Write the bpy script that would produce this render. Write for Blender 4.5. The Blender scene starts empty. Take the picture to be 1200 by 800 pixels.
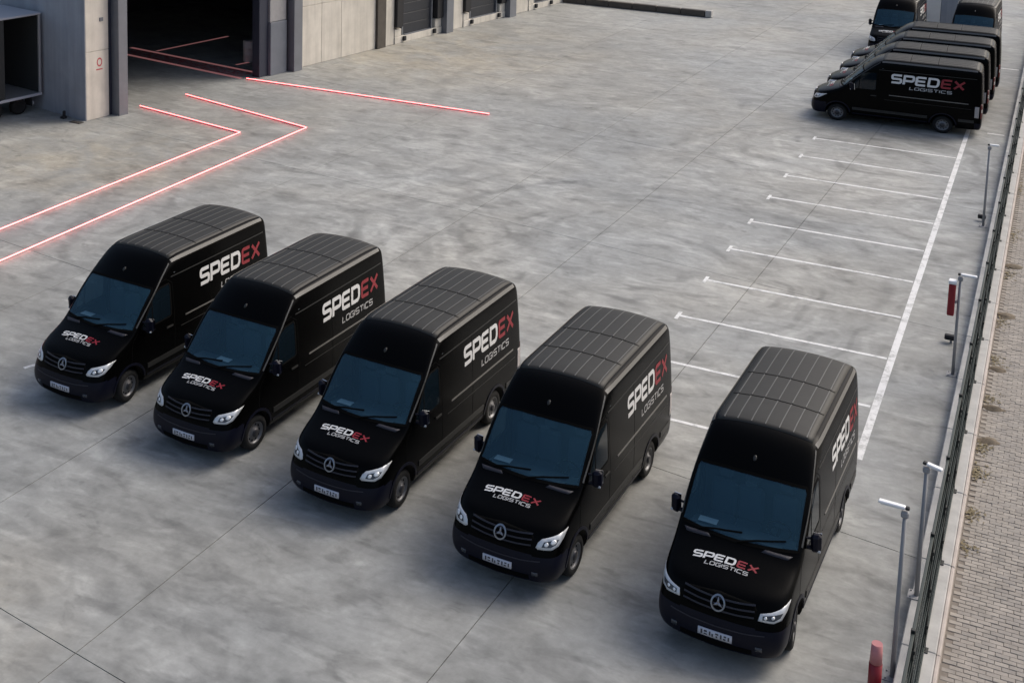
import bpy, bmesh, math, random
from mathutils import Vector, Matrix
from mathutils.bvhtree import BVHTree
from mathutils.geometry import delaunay_2d_cdt
R = math.radians
scene = bpy.context.scene
COL = scene.collection
random.seed(7)

# ------------------------------------------------------------------ camera
cam_d = bpy.data.cameras.new('camera')
cam = bpy.data.objects.new('camera', cam_d); COL.objects.link(cam)
FWD = Vector((-0.4352, 0.8895, -0.1397)); YAW, PITCH, ROLL = -0.455072, 0.140161, 0.023752
fw = Vector((math.sin(YAW)*math.cos(PITCH), math.cos(YAW)*math.cos(PITCH), -math.sin(PITCH)))
r0 = Vector((math.cos(YAW), -math.sin(YAW), 0)); u0 = r0.cross(fw)
r1 = r0*math.cos(ROLL) + u0*math.sin(ROLL); u1 = -r0*math.sin(ROLL) + u0*math.cos(ROLL)
m = Matrix((r1, u1, -fw)).transposed().to_4x4(); m.translation = (0, 0, 13.2166)
cam.matrix_world = m
cam_d.sensor_width = 36; cam_d.lens = 1515.6/1200*36
cam_d.shift_x = 85.16/1200; cam_d.shift_y = -450.1/1200
cam_d.clip_start = .1; cam_d.clip_end = 2000
scene.camera = cam

# ------------------------------------------------------------------ sky, sun, exposure
SUN_EL, SUN_AZ = 44, 38            # azimuth from +Y towards +X
world = bpy.data.worlds.new('World'); scene.world = world; world.use_nodes = True
wn = world.node_tree; bg = wn.nodes['Background']
sky = wn.nodes.new('ShaderNodeTexSky'); sky.sky_type = 'NISHITA'; sky.sun_disc = False
sky.sun_elevation = R(SUN_EL); sky.sun_rotation = R(SUN_AZ)
sky.air_density = 1.0; sky.dust_density = 5.0; sky.ozone_density = 1.0
wn.links.new(sky.outputs[0], bg.inputs[0]); bg.inputs[1].default_value = 0.12
sd = bpy.data.lights.new('sun', 'SUN'); sd.energy = 1.5; sd.angle = R(35); sd.color = (1, .96, .9)
sun = bpy.data.objects.new('sun', sd); COL.objects.link(sun)
sdir = Vector((math.sin(R(SUN_AZ))*math.cos(R(SUN_EL)), math.cos(R(SUN_AZ))*math.cos(R(SUN_EL)), math.sin(R(SUN_EL))))
sun.rotation_euler = sdir.to_track_quat('Z', 'Y').to_euler(); sun.location = (10, 30, 40)
vs = scene.view_settings
vs.view_transform = 'Standard'; vs.look = 'None'; vs.gamma = 1; vs.exposure = 0.47; vs.use_curve_mapping = False

# ------------------------------------------------------------------ materials
def mat(name, col, rough=.6, metal=0., spec=.5, noise=0., nscale=8., bump=0., coat=0., emit=None, estr=0.):
    M = bpy.data.materials.new(name); M.use_nodes = True
    nt = M.node_tree; b = nt.nodes['Principled BSDF']
    b.inputs['Base Color'].default_value = (*col, 1); b.inputs['Roughness'].default_value = rough
    b.inputs['Metallic'].default_value = metal; b.inputs['Specular IOR Level'].default_value = spec
    b.inputs['Coat Weight'].default_value = coat
    if noise > 0 or bump > 0:
        g = nt.nodes.new('ShaderNodeNewGeometry')
        n = nt.nodes.new('ShaderNodeTexNoise'); n.inputs['Scale'].default_value = nscale
        n.inputs['Detail'].default_value = 6; n.inputs['Roughness'].default_value = .62
        nt.links.new(g.outputs['Position'], n.inputs['Vector'])
        if noise > 0:
            rmp = nt.nodes.new('ShaderNodeMapRange'); rmp.inputs[1].default_value = .25; rmp.inputs[2].default_value = .75
            rmp.inputs[3].default_value = 1-noise; rmp.inputs[4].default_value = 1+noise
            nt.links.new(n.outputs[0], rmp.inputs[0])
            mx = nt.nodes.new('ShaderNodeVectorMath'); mx.operation = 'SCALE'; mx.inputs[0].default_value = col
            nt.links.new(rmp.outputs[0], mx.inputs['Scale']); nt.links.new(mx.outputs[0], b.inputs['Base Color'])
        if bump > 0:
            bp = nt.nodes.new('ShaderNodeBump'); bp.inputs['Strength'].default_value = bump; bp.inputs['Distance'].default_value = .02
            nt.links.new(n.outputs[0], bp.inputs['Height']); nt.links.new(bp.outputs[0], b.inputs['Normal'])
    if emit:
        b.inputs['Emission Color'].default_value = (*emit, 1); b.inputs['Emission Strength'].default_value = estr
    return M

def stain(M, amt=.2):
    """rain streaks: noise stretched along z, multiplied into the base colour"""
    nt = M.node_tree; b = nt.nodes['Principled BSDF']; lk = b.inputs['Base Color'].links[0]; src = lk.from_socket
    g = nt.nodes.new('ShaderNodeNewGeometry'); mp = nt.nodes.new('ShaderNodeMapping'); mp.inputs['Scale'].default_value = (2.2, 2.2, .16)
    n = nt.nodes.new('ShaderNodeTexNoise'); n.inputs['Scale'].default_value = 1.2; n.inputs['Detail'].default_value = 6; n.inputs['Roughness'].default_value = .65
    nt.links.new(g.outputs['Position'], mp.inputs['Vector']); nt.links.new(mp.outputs[0], n.inputs['Vector'])
    r = nt.nodes.new('ShaderNodeMapRange'); r.inputs[1].default_value = .4; r.inputs[2].default_value = .68; r.inputs[3].default_value = 1.05; r.inputs[4].default_value = 1-amt
    nt.links.new(n.outputs[0], r.inputs[0])
    sc = nt.nodes.new('ShaderNodeVectorMath'); sc.operation = 'SCALE'; nt.links.new(src, sc.inputs[0]); nt.links.new(r.outputs[0], sc.inputs['Scale'])
    nt.links.new(sc.outputs[0], b.inputs['Base Color'])

def concrete_mat(name, base, warm, swirl=True):
    """poured yard concrete: mottling, power-trowel swirls, tyre arcs, dust"""
    M = bpy.data.materials.new(name); M.use_nodes = True
    nt = M.node_tree; N = nt.nodes; L = nt.links; b = N['Principled BSDF']
    g = N.new('ShaderNodeNewGeometry')
    def noise(scale, detail=5, rough=.6, dist=0., vec=None):
        n = N.new('ShaderNodeTexNoise'); n.inputs['Scale'].default_value = scale; n.inputs['Detail'].default_value = detail
        n.inputs['Roughness'].default_value = rough; n.inputs['Distortion'].default_value = dist
        L.new(vec or g.outputs['Position'], n.inputs['Vector']); return n.outputs[0]
    def rng(v, a, c, lo, hi):
        r = N.new('ShaderNodeMapRange'); r.inputs[1].default_value = a; r.inputs[2].default_value = c
        r.inputs[3].default_value = lo; r.inputs[4].default_value = hi; L.new(v, r.inputs[0]); return r.outputs[0]
    def mul(a, c):
        r = N.new('ShaderNodeMath'); r.operation = 'MULTIPLY'; L.new(a, r.inputs[0])
        if isinstance(c, float): r.inputs[1].default_value = c
        else: L.new(c, r.inputs[1])
        return r.outputs[0]
    big = rng(noise(.09, 4, .55, .4), .3, .7, .80, 1.18)
    mid = rng(noise(.55, 7, .72, .8), .3, .7, .84, 1.14)
    fine = rng(noise(7, 6, .75), .25, .75, .88, 1.10)
    v = mul(mul(big, mid), fine)
    if swirl:
        # streaky trowel marks: stretched, strongly distorted noise
        mp = N.new('ShaderNodeMapping'); mp.inputs['Scale'].default_value = (.7, 1.25, 1); mp.inputs['Rotation'].default_value = (0, 0, .25)
        L.new(g.outputs['Position'], mp.inputs['Vector'])
        v = mul(v, rng(noise(1.05, 5, .6, 2.4, mp.outputs[0]), .34, .66, .90, 1.06))
        # short scuffs, dark and pale
        for k, (rz, sx, sy, lo, hi, amt) in enumerate(((.6, 1.0, 2.3, .57, .68, .78), (-.7, .9, 2.1, .57, .68, .80), (-.35, .9, 1.9, .56, .68, 1.19), (1.2, .6, 2.2, .58, .70, 1.17), (.9, .45, .9, .55, .66, .85))):
            mq = N.new('ShaderNodeMapping'); mq.inputs['Scale'].default_value = (sx, sy, 1); mq.inputs['Rotation'].default_value = (0, 0, rz); mq.inputs['Location'].default_value = (k*7.3, k*3.1, 0)
            L.new(g.outputs['Position'], mq.inputs['Vector'])
            v = mul(v, rng(noise(.9, 4, .55, .8, mq.outputs[0]), lo, hi, 1, amt))
        # tyre arcs: rings about several centres, broken by noise
        for cx, cy, rr, wd, dk in ((-10, 34, 6.5, .16, .80), (-10, 34, 8.3, .16, .82), (-13, 30, 9.2, .14, .84), (-17, 9, 7.2, .15, .80), (-17, 9, 9.0, .14, .80),
                                   (-9, 44, 9, .2, .82), (-9, 44, 10.8, .2, .84), (-6.5, 6.5, 8.6, .12, .82), (-12, 52, 12, .25, .82), (-4, 8, 13.5, .12, .83), (-24, 12, 8, .15, .82)):
            d = N.new('ShaderNodeVectorMath'); d.operation = 'DISTANCE'; L.new(g.outputs['Position'], d.inputs[0]); d.inputs[1].default_value = (cx, cy, 0)
            s = N.new('ShaderNodeMath'); s.operation = 'SUBTRACT'; L.new(d.outputs['Value'], s.inputs[0]); s.inputs[1].default_value = rr
            a = N.new('ShaderNodeMath'); a.operation = 'ABSOLUTE'; L.new(s.outputs[0], a.inputs[0])
            band = rng(a.outputs[0], wd*.4, wd*1.6, 1, 0)
            brk = rng(noise(.35, 3, .5), .46, .62, 0, 1)
            amt = mul(band, brk)
            inv = rng(amt, 0, 1, 1, dk)
            v = mul(v, inv)
    if swirl:
        for cx, cy, kf, wob, ns in ((-9.5, 33, 5.2, 2.2, .5), (-15, 8, 4.6, 1.8, .45), (-6, 47, 4.2, 2.4, .5), (-20, 30, 3.7, 2.0, .4), (-2, 9, 5.0, 1.6, .55)):
            d = N.new('ShaderNodeVectorMath'); d.operation = 'DISTANCE'; L.new(g.outputs['Position'], d.inputs[0]); d.inputs[1].default_value = (cx, cy, 0)
            nz = rng(noise(.22, 3, .5), .3, .7, 0, wob)
            ad = N.new('ShaderNodeMath'); ad.operation = 'ADD'; L.new(d.outputs['Value'], ad.inputs[0]); L.new(nz, ad.inputs[1])
            sn = N.new('ShaderNodeMath'); sn.operation = 'SINE'; L.new(mul(ad.outputs[0], kf), sn.inputs[0])
            msk = mul(rng(noise(ns, 4, .6, 1.0), .45, .57, 0, 1), rng(d.outputs['Value'], 4, 15, 1, 0))
            v = mul(v, rng(mul(rng(sn.outputs[0], .55, .95, 0, 1), msk), 0, 1, 1, .74))
            v = mul(v, rng(mul(rng(sn.outputs[0], -.95, -.6, 1, 0), msk), 0, 1, 1, 1.20))
        # fine tyre scrubs: thin, long, in several headings
        for k, (rz, sx, sy, amt) in enumerate(((.55, .7, 6, .93), (-.65, .8, 5, .94), (1.25, .7, 6, .94), (-.2, .8, 6, 1.05), (-1.15, .7, 6, 1.05))):
            mq = N.new('ShaderNodeMapping'); mq.inputs['Scale'].default_value = (sx, sy, 1); mq.inputs['Rotation'].default_value = (0, 0, rz); mq.inputs['Location'].default_value = (k*5.7, k*9.1, 0)
            L.new(g.outputs['Position'], mq.inputs['Vector'])
            v = mul(v, rng(noise(.7, 3, .5, .35, mq.outputs[0]), .60, .68, 1, amt))
        v = mul(v, rng(noise(2.6, 8, .75, .3), .3, .7, .91, 1.09))
        # powdery pale wear and small oil spots
        v = mul(v, rng(noise(.35, 7, .7, .6), .52, .66, 1, 1.13))
        v = mul(v, rng(noise(1.7, 3, .5), .70, .76, 1, .72))
    # colour: warm dust against cool cement
    tint = rng(noise(.12, 3, .5, .5), .40, .70, 0, .8)
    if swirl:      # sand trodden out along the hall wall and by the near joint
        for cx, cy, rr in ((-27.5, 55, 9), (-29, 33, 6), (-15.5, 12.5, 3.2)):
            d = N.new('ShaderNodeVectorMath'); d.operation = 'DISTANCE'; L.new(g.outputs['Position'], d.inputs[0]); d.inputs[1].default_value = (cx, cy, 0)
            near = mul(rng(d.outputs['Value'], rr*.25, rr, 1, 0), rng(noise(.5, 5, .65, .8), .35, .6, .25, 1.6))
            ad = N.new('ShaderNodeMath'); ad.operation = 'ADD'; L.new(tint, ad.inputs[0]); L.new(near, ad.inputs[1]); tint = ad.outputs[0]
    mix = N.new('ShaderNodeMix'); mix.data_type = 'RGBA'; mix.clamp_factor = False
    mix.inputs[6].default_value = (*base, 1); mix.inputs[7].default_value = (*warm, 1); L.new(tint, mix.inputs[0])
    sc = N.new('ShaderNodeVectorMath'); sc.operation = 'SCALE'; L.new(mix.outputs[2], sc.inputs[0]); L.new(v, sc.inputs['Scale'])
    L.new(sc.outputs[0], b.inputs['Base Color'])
    L.new(rng(noise(.8, 4, .6), .3, .7, .52, .72), b.inputs['Roughness'])
    b.inputs['Specular IOR Level'].default_value = .42
    bp = N.new('ShaderNodeBump'); bp.inputs['Strength'].default_value = .12; bp.inputs['Distance'].default_value = .01
    L.new(noise(30, 4, .7), bp.inputs['Height']); L.new(bp.outputs[0], b.inputs['Normal'])
    return M

def paint_mat(name, col, wear=.45, scale=5.):
    """road paint with worn holes showing concrete grey"""
    M = mat(name, col, .6); nt = M.node_tree; b = nt.nodes['Principled BSDF']
    g = nt.nodes.new('ShaderNodeNewGeometry'); n = nt.nodes.new('ShaderNodeTexNoise')
    n.inputs['Scale'].default_value = scale; n.inputs['Detail'].default_value = 8; n.inputs['Roughness'].default_value = .75
    nt.links.new(g.outputs['Position'], n.inputs['Vector'])
    r = nt.nodes.new('ShaderNodeMapRange'); r.inputs[1].default_value = wear; r.inputs[2].default_value = wear+.18
    nt.links.new(n.outputs[0], r.inputs[0])
    mx = nt.nodes.new('ShaderNodeMix'); mx.data_type = 'RGBA'
    mx.inputs[6].default_value = (.30, .30, .29, 1); mx.inputs[7].default_value = (*col, 1)
    nt.links.new(r.outputs[0], mx.inputs[0]); nt.links.new(mx.outputs[2], b.inputs['Base Color'])
    return M

def glass_mat(name, tint, base, fac):
    M = bpy.data.materials.new(name); M.use_nodes = True; nt = M.node_tree
    b = nt.nodes['Principled BSDF']; b.inputs['Base Color'].default_value = (*base, 1); b.inputs['Roughness'].default_value = .06
    b.inputs['Specular IOR Level'].default_value = .5
    t = nt.nodes.new('ShaderNodeBsdfTransparent'); t.inputs[0].default_value = (*tint, 1)
    mx = nt.nodes.new('ShaderNodeMixShader'); mx.inputs[0].default_value = fac
    nt.links.new(t.outputs[0], mx.inputs[1]); nt.links.new(b.outputs[0], mx.inputs[2])
    nt.links.new(mx.outputs[0], nt.nodes['Material Output'].inputs[0]); return M

M = {}
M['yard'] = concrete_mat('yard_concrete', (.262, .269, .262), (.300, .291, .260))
M['joint'] = mat('joint_filler', (.06, .06, .06), .9, noise=.3, nscale=1.)
M['white_paint'] = paint_mat('white_road_paint', (.66, .66, .65), .34, 3.0)
M['red_paint'] = paint_mat('red_floor_paint', (.35, .05, .06), .40)
M['pink_paint'] = paint_mat('faded_red_line', (.85, .52, .52), .35)
M['precast'] = mat('precast_concrete', (.56, .525, .46), .85, noise=.13, nscale=1.3, bump=.15)
M['precast_cool'] = mat('grey_precast', (.30, .315, .345), .85, noise=.10, nscale=1.1, bump=.12)  # the same precast with shade painted into its colour
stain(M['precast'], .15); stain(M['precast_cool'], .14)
M['white_render'] = mat('pale_render', (.74, .71, .66), .85, noise=.06, nscale=1.5)  # pillar concrete with its lit tone painted in
M['coping'] = mat('pale_coping', (.37, .365, .35), .85, noise=.18, nscale=3., bump=.2)
M['coping_pink'] = mat('kerb_face', (.42, .37, .335), .85, noise=.18, nscale=3.)
M['brown_steel'] = mat('brown_steel', (.075, .065, .055), .6, .2, noise=.2, nscale=3)
M['grey_steel'] = mat('grey_steel', (.17, .18, .20), .5, .3, noise=.1, nscale=2)
M['blue_steel'] = mat('navy_steel', (.03, .035, .055), .45, .2)
M['slate_panel'] = mat('slate_panel', (.13, .145, .17), .55, 0, noise=.15, nscale=1.2)
M['dock_rubber'] = mat('dock_rubber', (.012, .012, .014), .75)
M['dock_door'] = mat('dock_door', (.018, .021, .028), .55, .1, noise=.15, nscale=1.5)
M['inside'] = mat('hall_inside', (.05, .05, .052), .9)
M['paint'] = mat('black_paint', (.0012, .0012, .0012), .26, 0, .06)
M['cap'] = mat('black_gloss_cap', (.0012, .0012, .0014), .28, 0, .06)
M['roofp'] = mat('roof_sheet', (.022, .0212, .0185), .58, 0, .32, noise=.12, nscale=6)
M['rib'] = mat('roof_rib', (.085, .085, .08), .5, 0, .5)
M['rail'] = mat('roof_rail', (.115, .112, .105), .5, .2, .5)  # sky reflection on the rounded roof edge, painted as pale grey
M['pillar'] = mat('pillar_trim', (.05, .05, .048), .45, 0, .4)  # the same painted reflection carried down the windscreen pillar
M['plastic'] = mat('black_plastic', (.0026, .0034, .0105), .45, 0, .18)
M['trim'] = mat('grey_trim', (.022, .022, .021), .45, 0, .3)
M['cowl'] = mat('cowl_plastic', (.014, .014, .023), .6)
M['seam'] = mat('seam', (.0012, .0012, .0012), .9, 0, .1)
M['slide'] = mat('slide_rail', (.16, .155, .145), .45, .3)
M['chrome'] = mat('chrome', (.26, .27, .30), .3, .9)
M['lamp'] = mat('headlamp_reflector', (.56, .58, .60), .3, .2)
M['lampdark'] = mat('headlamp_dark', (.06, .065, .075), .25, .3)
M['lens'] = mat('lamp_bulb', (.85, .86, .86), .15, .2)
M['tyre'] = mat('tyre_rubber', (.010, .010, .010), .85, 0, .3)
M['rim'] = mat('steel_rim', (.16, .16, .165), .42, .5)
M['hub'] = mat('hub_cap', (.045, .045, .05), .4, .4)
M['taill'] = mat('tail_lamp_red', (.10, .006, .007), .25)
M['tailw'] = mat('tail_lamp_clear', (.36, .33, .32), .25)
M['glass'] = glass_mat('windscreen_glass', (.50, .68, .78), (.028, .082, .125), .45)
M['sglass'] = glass_mat('side_glass', (.12, .18, .22), (.006, .012, .018), .7)
M['letterw'] = mat('white_vinyl', (.62, .62, .61), .5)
M['letterg'] = mat('grey_vinyl', (.36, .36, .36), .5)
M['letterr'] = mat('red_vinyl', (.22, .008, .017), .5)
M['plate'] = mat('plate_white', (.50, .51, .56), .5)
M['platemark'] = mat('plate_marks', (.05, .05, .06), .6)
M['seat'] = mat('seat_cloth', (.16, .18, .20), .9)
M['dash'] = mat('dashboard', (.10, .115, .13), .8)
M['paper'] = mat('white_paper', (.85, .87, .88), .8)
M['mirrorglass'] = mat('mirror_glass', (.5, .52, .55), .05, 1.)
M['fence'] = mat('green_fence_coat', (.004, .015, .013), .5)
M['fence_post'] = mat('dark_fence_post', (.003, .006, .006), .6)
M['galv'] = mat('galvanised', (.28, .278, .28), .75, .0, noise=.1, nscale=4)
M['lampwhite'] = mat('white_lamp_head', (.80, .80, .80), .45)
M['redbox'] = mat('red_plastic', (.24, .008, .016), .45)
M['palered'] = mat('pale_red_plastic', (.52, .20, .20), .5)
M['brick'] = mat('paving_brick', (.265, .242, .215), .9, noise=.22, nscale=3.5, bump=.2)
M['brick2'] = mat('paving_brick_grey', (.245, .226, .204), .9, noise=.22, nscale=3.5, bump=.2)
M['brick3'] = mat('paving_brick_pale', (.295, .27, .24), .9, noise=.22, nscale=3.5, bump=.2)
M['bed'] = mat('sand_bed', (.17, .15, .13), .95, noise=.25, nscale=5)
M['soil'] = mat('dry_soil', (.13, .105, .075), .95, noise=.35, nscale=9, bump=.5)
M['leaf'] = mat('dry_leaf', (.16, .13, .07), .8)
M['led'] = mat('red_light_line', (.6, .05, .05), .5, emit=(1, .125, .125), estr=6.8)  # emission added to red lines taken for paint
M['leddim'] = mat('dim_light_line', (.5, .2, .2), .5, emit=(1, .42, .42), estr=.11)  # painted lines inside the hall, lifted by a faint added emission
M['ledbase'] = mat('light_line_base', (.30, .28, .28), .6)  # for the made-up rail under the added tubes
M['trailer'] = mat('trailer_curtain', (.022, .024, .024), .7)
M['trailroof'] = mat('trailer_roof', (.42, .43, .46), .5)
M['alu'] = mat('aluminium', (.42, .42, .43), .4, .6)
M['redmark'] = mat('red_mark', (.45, .08, .09), .8)
M['drum'] = mat('pale_drum', (.45, .46, .45), .6)

# ------------------------------------------------------------------ helpers
def tag(o, label=None, cat=None, group=None, kind=None):
    if label: o['label'] = label
    if cat: o['category'] = cat
    if group: o['group'] = group
    if kind: o['kind'] = kind
    return o

def link(name, mesh, material=None, parent=None):
    o = bpy.data.objects.new(name, mesh); COL.objects.link(o)
    if material is not None and not mesh.materials: mesh.materials.append(M[material] if isinstance(material, str) else material)
    if parent: o.parent = parent
    return o

def from_bm(name, bm, material, parent=None, smooth=False):
    me = bpy.data.meshes.new(name)
    bmesh.ops.recalc_face_normals(bm, faces=bm.faces[:])
    bm.to_mesh(me); bm.free()
    if smooth: me.polygons.foreach_set('use_smooth', [True]*len(me.polygons))
    return link(name, me, material, parent)

def from_py(name, verts, faces, material, parent=None, smooth=False):
    me = bpy.data.meshes.new(name); me.from_pydata([tuple(v) for v in verts], [], faces); me.update()
    if smooth: me.polygons.foreach_set('use_smooth', [True]*len(me.polygons))
    return link(name, me, material, parent)

def empty(name, loc=(0, 0, 0), rz=0):
    o = bpy.data.objects.new(name, None); COL.objects.link(o); o.location = loc; o.rotation_euler = (0, 0, rz); return o

def bm_box(bm, lo, hi, bevel=0., mtx=None):
    vs_ = [bm.verts.new((x, y, z)) for x in (lo[0], hi[0]) for y in (lo[1], hi[1]) for z in (lo[2], hi[2])]
    fs = [bm.faces.new([vs_[i] for i in f]) for f in ((0, 1, 3, 2), (4, 6, 7, 5), (0, 4, 5, 1), (2, 3, 7, 6), (0, 2, 6, 4), (1, 5, 7, 3))]
    geo = vs_
    if bevel > 0:
        es = list({e for f in fs for e in f.edges})
        r = bmesh.ops.bevel(bm, geom=es, offset=bevel, segments=1, affect='EDGES')
        geo = list({v for f in r['faces'] for v in f.verts} | {v for v in vs_ if v.is_valid})
    if mtx is not None:
        for v in geo:
            if v.is_valid: v.co = mtx @ v.co
    return geo

def box(name, lo, hi, material, parent=None, bevel=0.):
    bm = bmesh.new(); bm_box(bm, lo, hi, bevel); return from_bm(name, bm, material, parent)

def bm_cyl(bm, p, q, r, seg=12, r2=None, caps=True):
    p = Vector(p); q = Vector(q); d = (q-p).normalized(); a = d.orthogonal().normalized(); b = d.cross(a)
    r2 = r if r2 is None else r2
    A = [bm.verts.new(p + (a*math.cos(t)+b*math.sin(t))*r) for t in [2*math.pi*i/seg for i in range(seg)]]
    B = [bm.verts.new(q + (a*math.cos(t)+b*math.sin(t))*r2) for t in [2*math.pi*i/seg for i in range(seg)]]
    for i in range(seg): bm.faces.new((A[i], A[(i+1) % seg], B[(i+1) % seg], B[i]))
    if caps: bm.faces.new(A[::-1]); bm.faces.new(B)

def cyl(name, p, q, r, material, parent=None, seg=12, r2=None, smooth=True):
    bm = bmesh.new(); bm_cyl(bm, p, q, r, seg, r2); o = from_bm(name, bm, material, parent)
    if smooth:
        for f in o.data.polygons: f.use_smooth = len(f.vertices) == 4
    return o

def bm_tube(bm, pts, r, seg=8):
    pts = [Vector(p) for p in pts]; rings = []
    for i, p in enumerate(pts):
        d = (pts[min(i+1, len(pts)-1)] - pts[max(i-1, 0)]).normalized()
        up = Vector((0, 0, 1)) if abs(d.z) < .9 else Vector((1, 0, 0))
        a = d.cross(up).normalized(); b = d.cross(a)
        rings.append([bm.verts.new(p + (a*math.cos(t)+b*math.sin(t))*r) for t in [2*math.pi*k/seg for k in range(seg)]])
    for A, B in zip(rings, rings[1:]):
        for k in range(seg): bm.faces.new((A[k], A[(k+1) % seg], B[(k+1) % seg], B[k]))
    bm.faces.new(rings[0][::-1]); bm.faces.new(rings[-1])

def bm_lathe(bm, prof, axis_pt, seg=28):
    """revolve (radius, y) profile about the y axis through axis_pt"""
    ax = Vector(axis_pt); rings = []
    for rad, yy in prof:
        if rad < 1e-5: rings.append([bm.verts.new(ax + Vector((0, yy, 0)))])
        else: rings.append([bm.verts.new(ax + Vector((rad*math.cos(t), yy, rad*math.sin(t)))) for t in [2*math.pi*k/seg for k in range(seg)]])
    for A, B in zip(rings, rings[1:]):
        for k in range(seg):
            k2 = (k+1) % seg
            if len(A) == 1 and len(B) > 1: bm.faces.new((A[0], B[k], B[k2]))
            elif len(B) == 1 and len(A) > 1: bm.faces.new((A[k], A[k2], B[0]))
            elif len(A) > 1: bm.faces.new((A[k], A[k2], B[k2], B[k]))

# ------------------------------------------------------------------ lettering: stroked block letters
def arc(cx, cy, rx, ry, a0, a1, n=5):
    return [(cx+rx*math.cos(R(a0+(a1-a0)*i/n)), cy+ry*math.sin(R(a0+(a1-a0)*i/n))) for i in range(n+1)]
c = .16
GLYPH = {   # open paths in a unit-high box; last number = advance
 'S': ([[(1.0, 1), (.16, 1)] + arc(.16, .84, .16, .16, 90, 180, 3) + [(0, .66)] + arc(.16, .66, .16, .16, 180, 270, 3) + [(.84, .5)] + arc(.84, .34, .16, .16, 90, 0, 3) + [(1.0, .16)] + arc(.84, .16, .16, .16, 0, -90, 3) + [(0, 0)]], 1.0),
 'P': ([[(0, -.12), (0, 1), (.82, 1)] + arc(.82, .82, .18, .18, 90, 0, 3) + [(1.0, .55)] + arc(.82, .55, .18, .18, 0, -90, 3) + [(.12, .37)]], 1.0),
 'E': ([[(1.0, 1), (.14, 1)] + arc(.14, .86, .14, .14, 90, 180, 3) + [(0, .14)] + arc(.14, .14, .14, .14, 180, 270, 3) + [(1.0, 0)], [(.12, .5), (.92, .5)]], 1.0),
 'D': ([[(0, 0), (0, 1), (.68, 1)] + arc(.68, .68, .32, .32, 90, 0, 4) + [(1.0, .32)] + arc(.68, .32, .32, .32, 0, -90, 4) + [(-.10, 0)]], 1.0),
 'X': ([[(0, 1.0), (1.05, 0)], [(1.05, 1.0), (0, 0)]], 1.05),
 'L': ([[(0, 1), (0, 0), (.8, 0)]], .8), 'O': ([[(.5, 1), (.15, 1), (0, .85), (0, .15), (.15, 0), (.85, 0), (1, .15), (1, .85), (.85, 1), (.45, 1)]], 1.0),
 'G': ([[(1, 1), (.15, 1), (0, .85), (0, .15), (.15, 0), (1, 0), (1, .5), (.5, .5)]], 1.0), 'I': ([[(0, 1), (0, 0)]], .05),
 'T': ([[(0, 1), (1, 1)], [(.5, 1), (.5, 0)]], 1.0), 'C': ([[(1, 1), (.15, 1), (0, .85), (0, .15), (.15, 0), (1, 0)]], 1.0),
}
def stroke(path, w):
    P = [Vector(p) for p in path]; q = []
    for p in P:
        if not q or (p-q[-1]).length > 1e-4: q.append(p)
    P = q; Ls, Rs = [], []
    for i, p in enumerate(P):
        d0 = (p-P[i-1]).normalized() if i > 0 else None
        d1 = (P[i+1]-p).normalized() if i < len(P)-1 else None
        if d0 is None: d0 = d1
        if d1 is None: d1 = d0
        n0 = Vector((-d0.y, d0.x)); n1 = Vector((-d1.y, d1.x)); nn = (n0+n1)
        nn = nn.normalized() if nn.length > 1e-6 else n0
        k = w/2/max(.45, nn.dot(n0)); Ls.append(p+nn*k); Rs.append(p-nn*k)
    return Ls, Rs
def text_quads(txt, width, height, weight=.24, gap=.34, slant=.12):
    """list of quads (4 2-D points) for a word scaled into width x height"""
    x = 0; quads = []
    for ch in txt:
        paths, adv = GLYPH[ch]
        for p in paths:
            # refine long runs so that they follow curved sheet metal
            Ls, Rs = stroke(p, weight)
            for i in range(len(Ls)-1):
                for k in range(2):
                    t0, t1 = k/2, (k+1)/2
                    quads.append([Ls[i].lerp(Ls[i+1], t0)+Vector((x, 0)), Ls[i].lerp(Ls[i+1], t1)+Vector((x, 0)), Rs[i].lerp(Rs[i+1], t1)+Vector((x, 0)), Rs[i].lerp(Rs[i+1], t0)+Vector((x, 0))])
        x += adv+gap
    tot = x-gap
    return [[((p.x+slant*p.y)/tot*width, p.y*height) for p in qd] for qd in quads]

# ------------------------------------------------------------------ ground: base sheet, cast slabs, markings
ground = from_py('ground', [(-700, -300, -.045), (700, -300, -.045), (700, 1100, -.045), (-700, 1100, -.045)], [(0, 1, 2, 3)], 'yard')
tag(ground, kind='structure')
XA, YA = R(2.5), R(-8.2)      # joints lean a little
xl = [-1.42]; xl_ref = [-7.50, -12.38, -16.45, -22.9, -31.1, -40.9, -50.7]
KERB_X = -1.42
def xline(i, y):    # x of longitudinal joint i at y
    return KERB_X if i == 0 else xl_ref[i-1] + (y-17)*math.tan(XA)
def yline(j, x):    # y of cross joint j at x
    return 13.75 + 10.26*(j-1) + (x+12.9)*math.tan(YA)
def isect(i, j):
    x = -10
    for _ in range(12):
        y = yline(j, x); x = xline(i, y)
    return Vector((x, y))
NJ = 11
for i in range(len(xl_ref)):
    for j in range(NJ):
        c4 = [isect(i+1, j), isect(i, j), isect(i, j+1), isect(i+1, j+1)]
        cen = sum(c4, Vector((0, 0)))/4
        def ins(p, d): return p + Vector((math.copysign(d, cen.x-p.x), math.copysign(d, cen.y-p.y)))
        top = [ins(p, .0085) for p in c4]; out = [ins(p, .008) for p in c4]
        V = [(p.x-cen.x, p.y-cen.y, 0) for p in top] + [(p.x-cen.x, p.y-cen.y, -.007) for p in out] + [(p.x-cen.x, p.y-cen.y, -.044) for p in out]
        Fc = [(0, 1, 2, 3)] + [(k+4, (k+1) % 4+4, (k+1) % 4, k) for k in range(4)] + [(k+8, (k+1) % 4+8, (k+1) % 4+4, k+4) for k in range(4)]
        s = from_py('slab', V, Fc, 'yard', ground); s.location = (cen.x, cen.y, 0)

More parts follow.
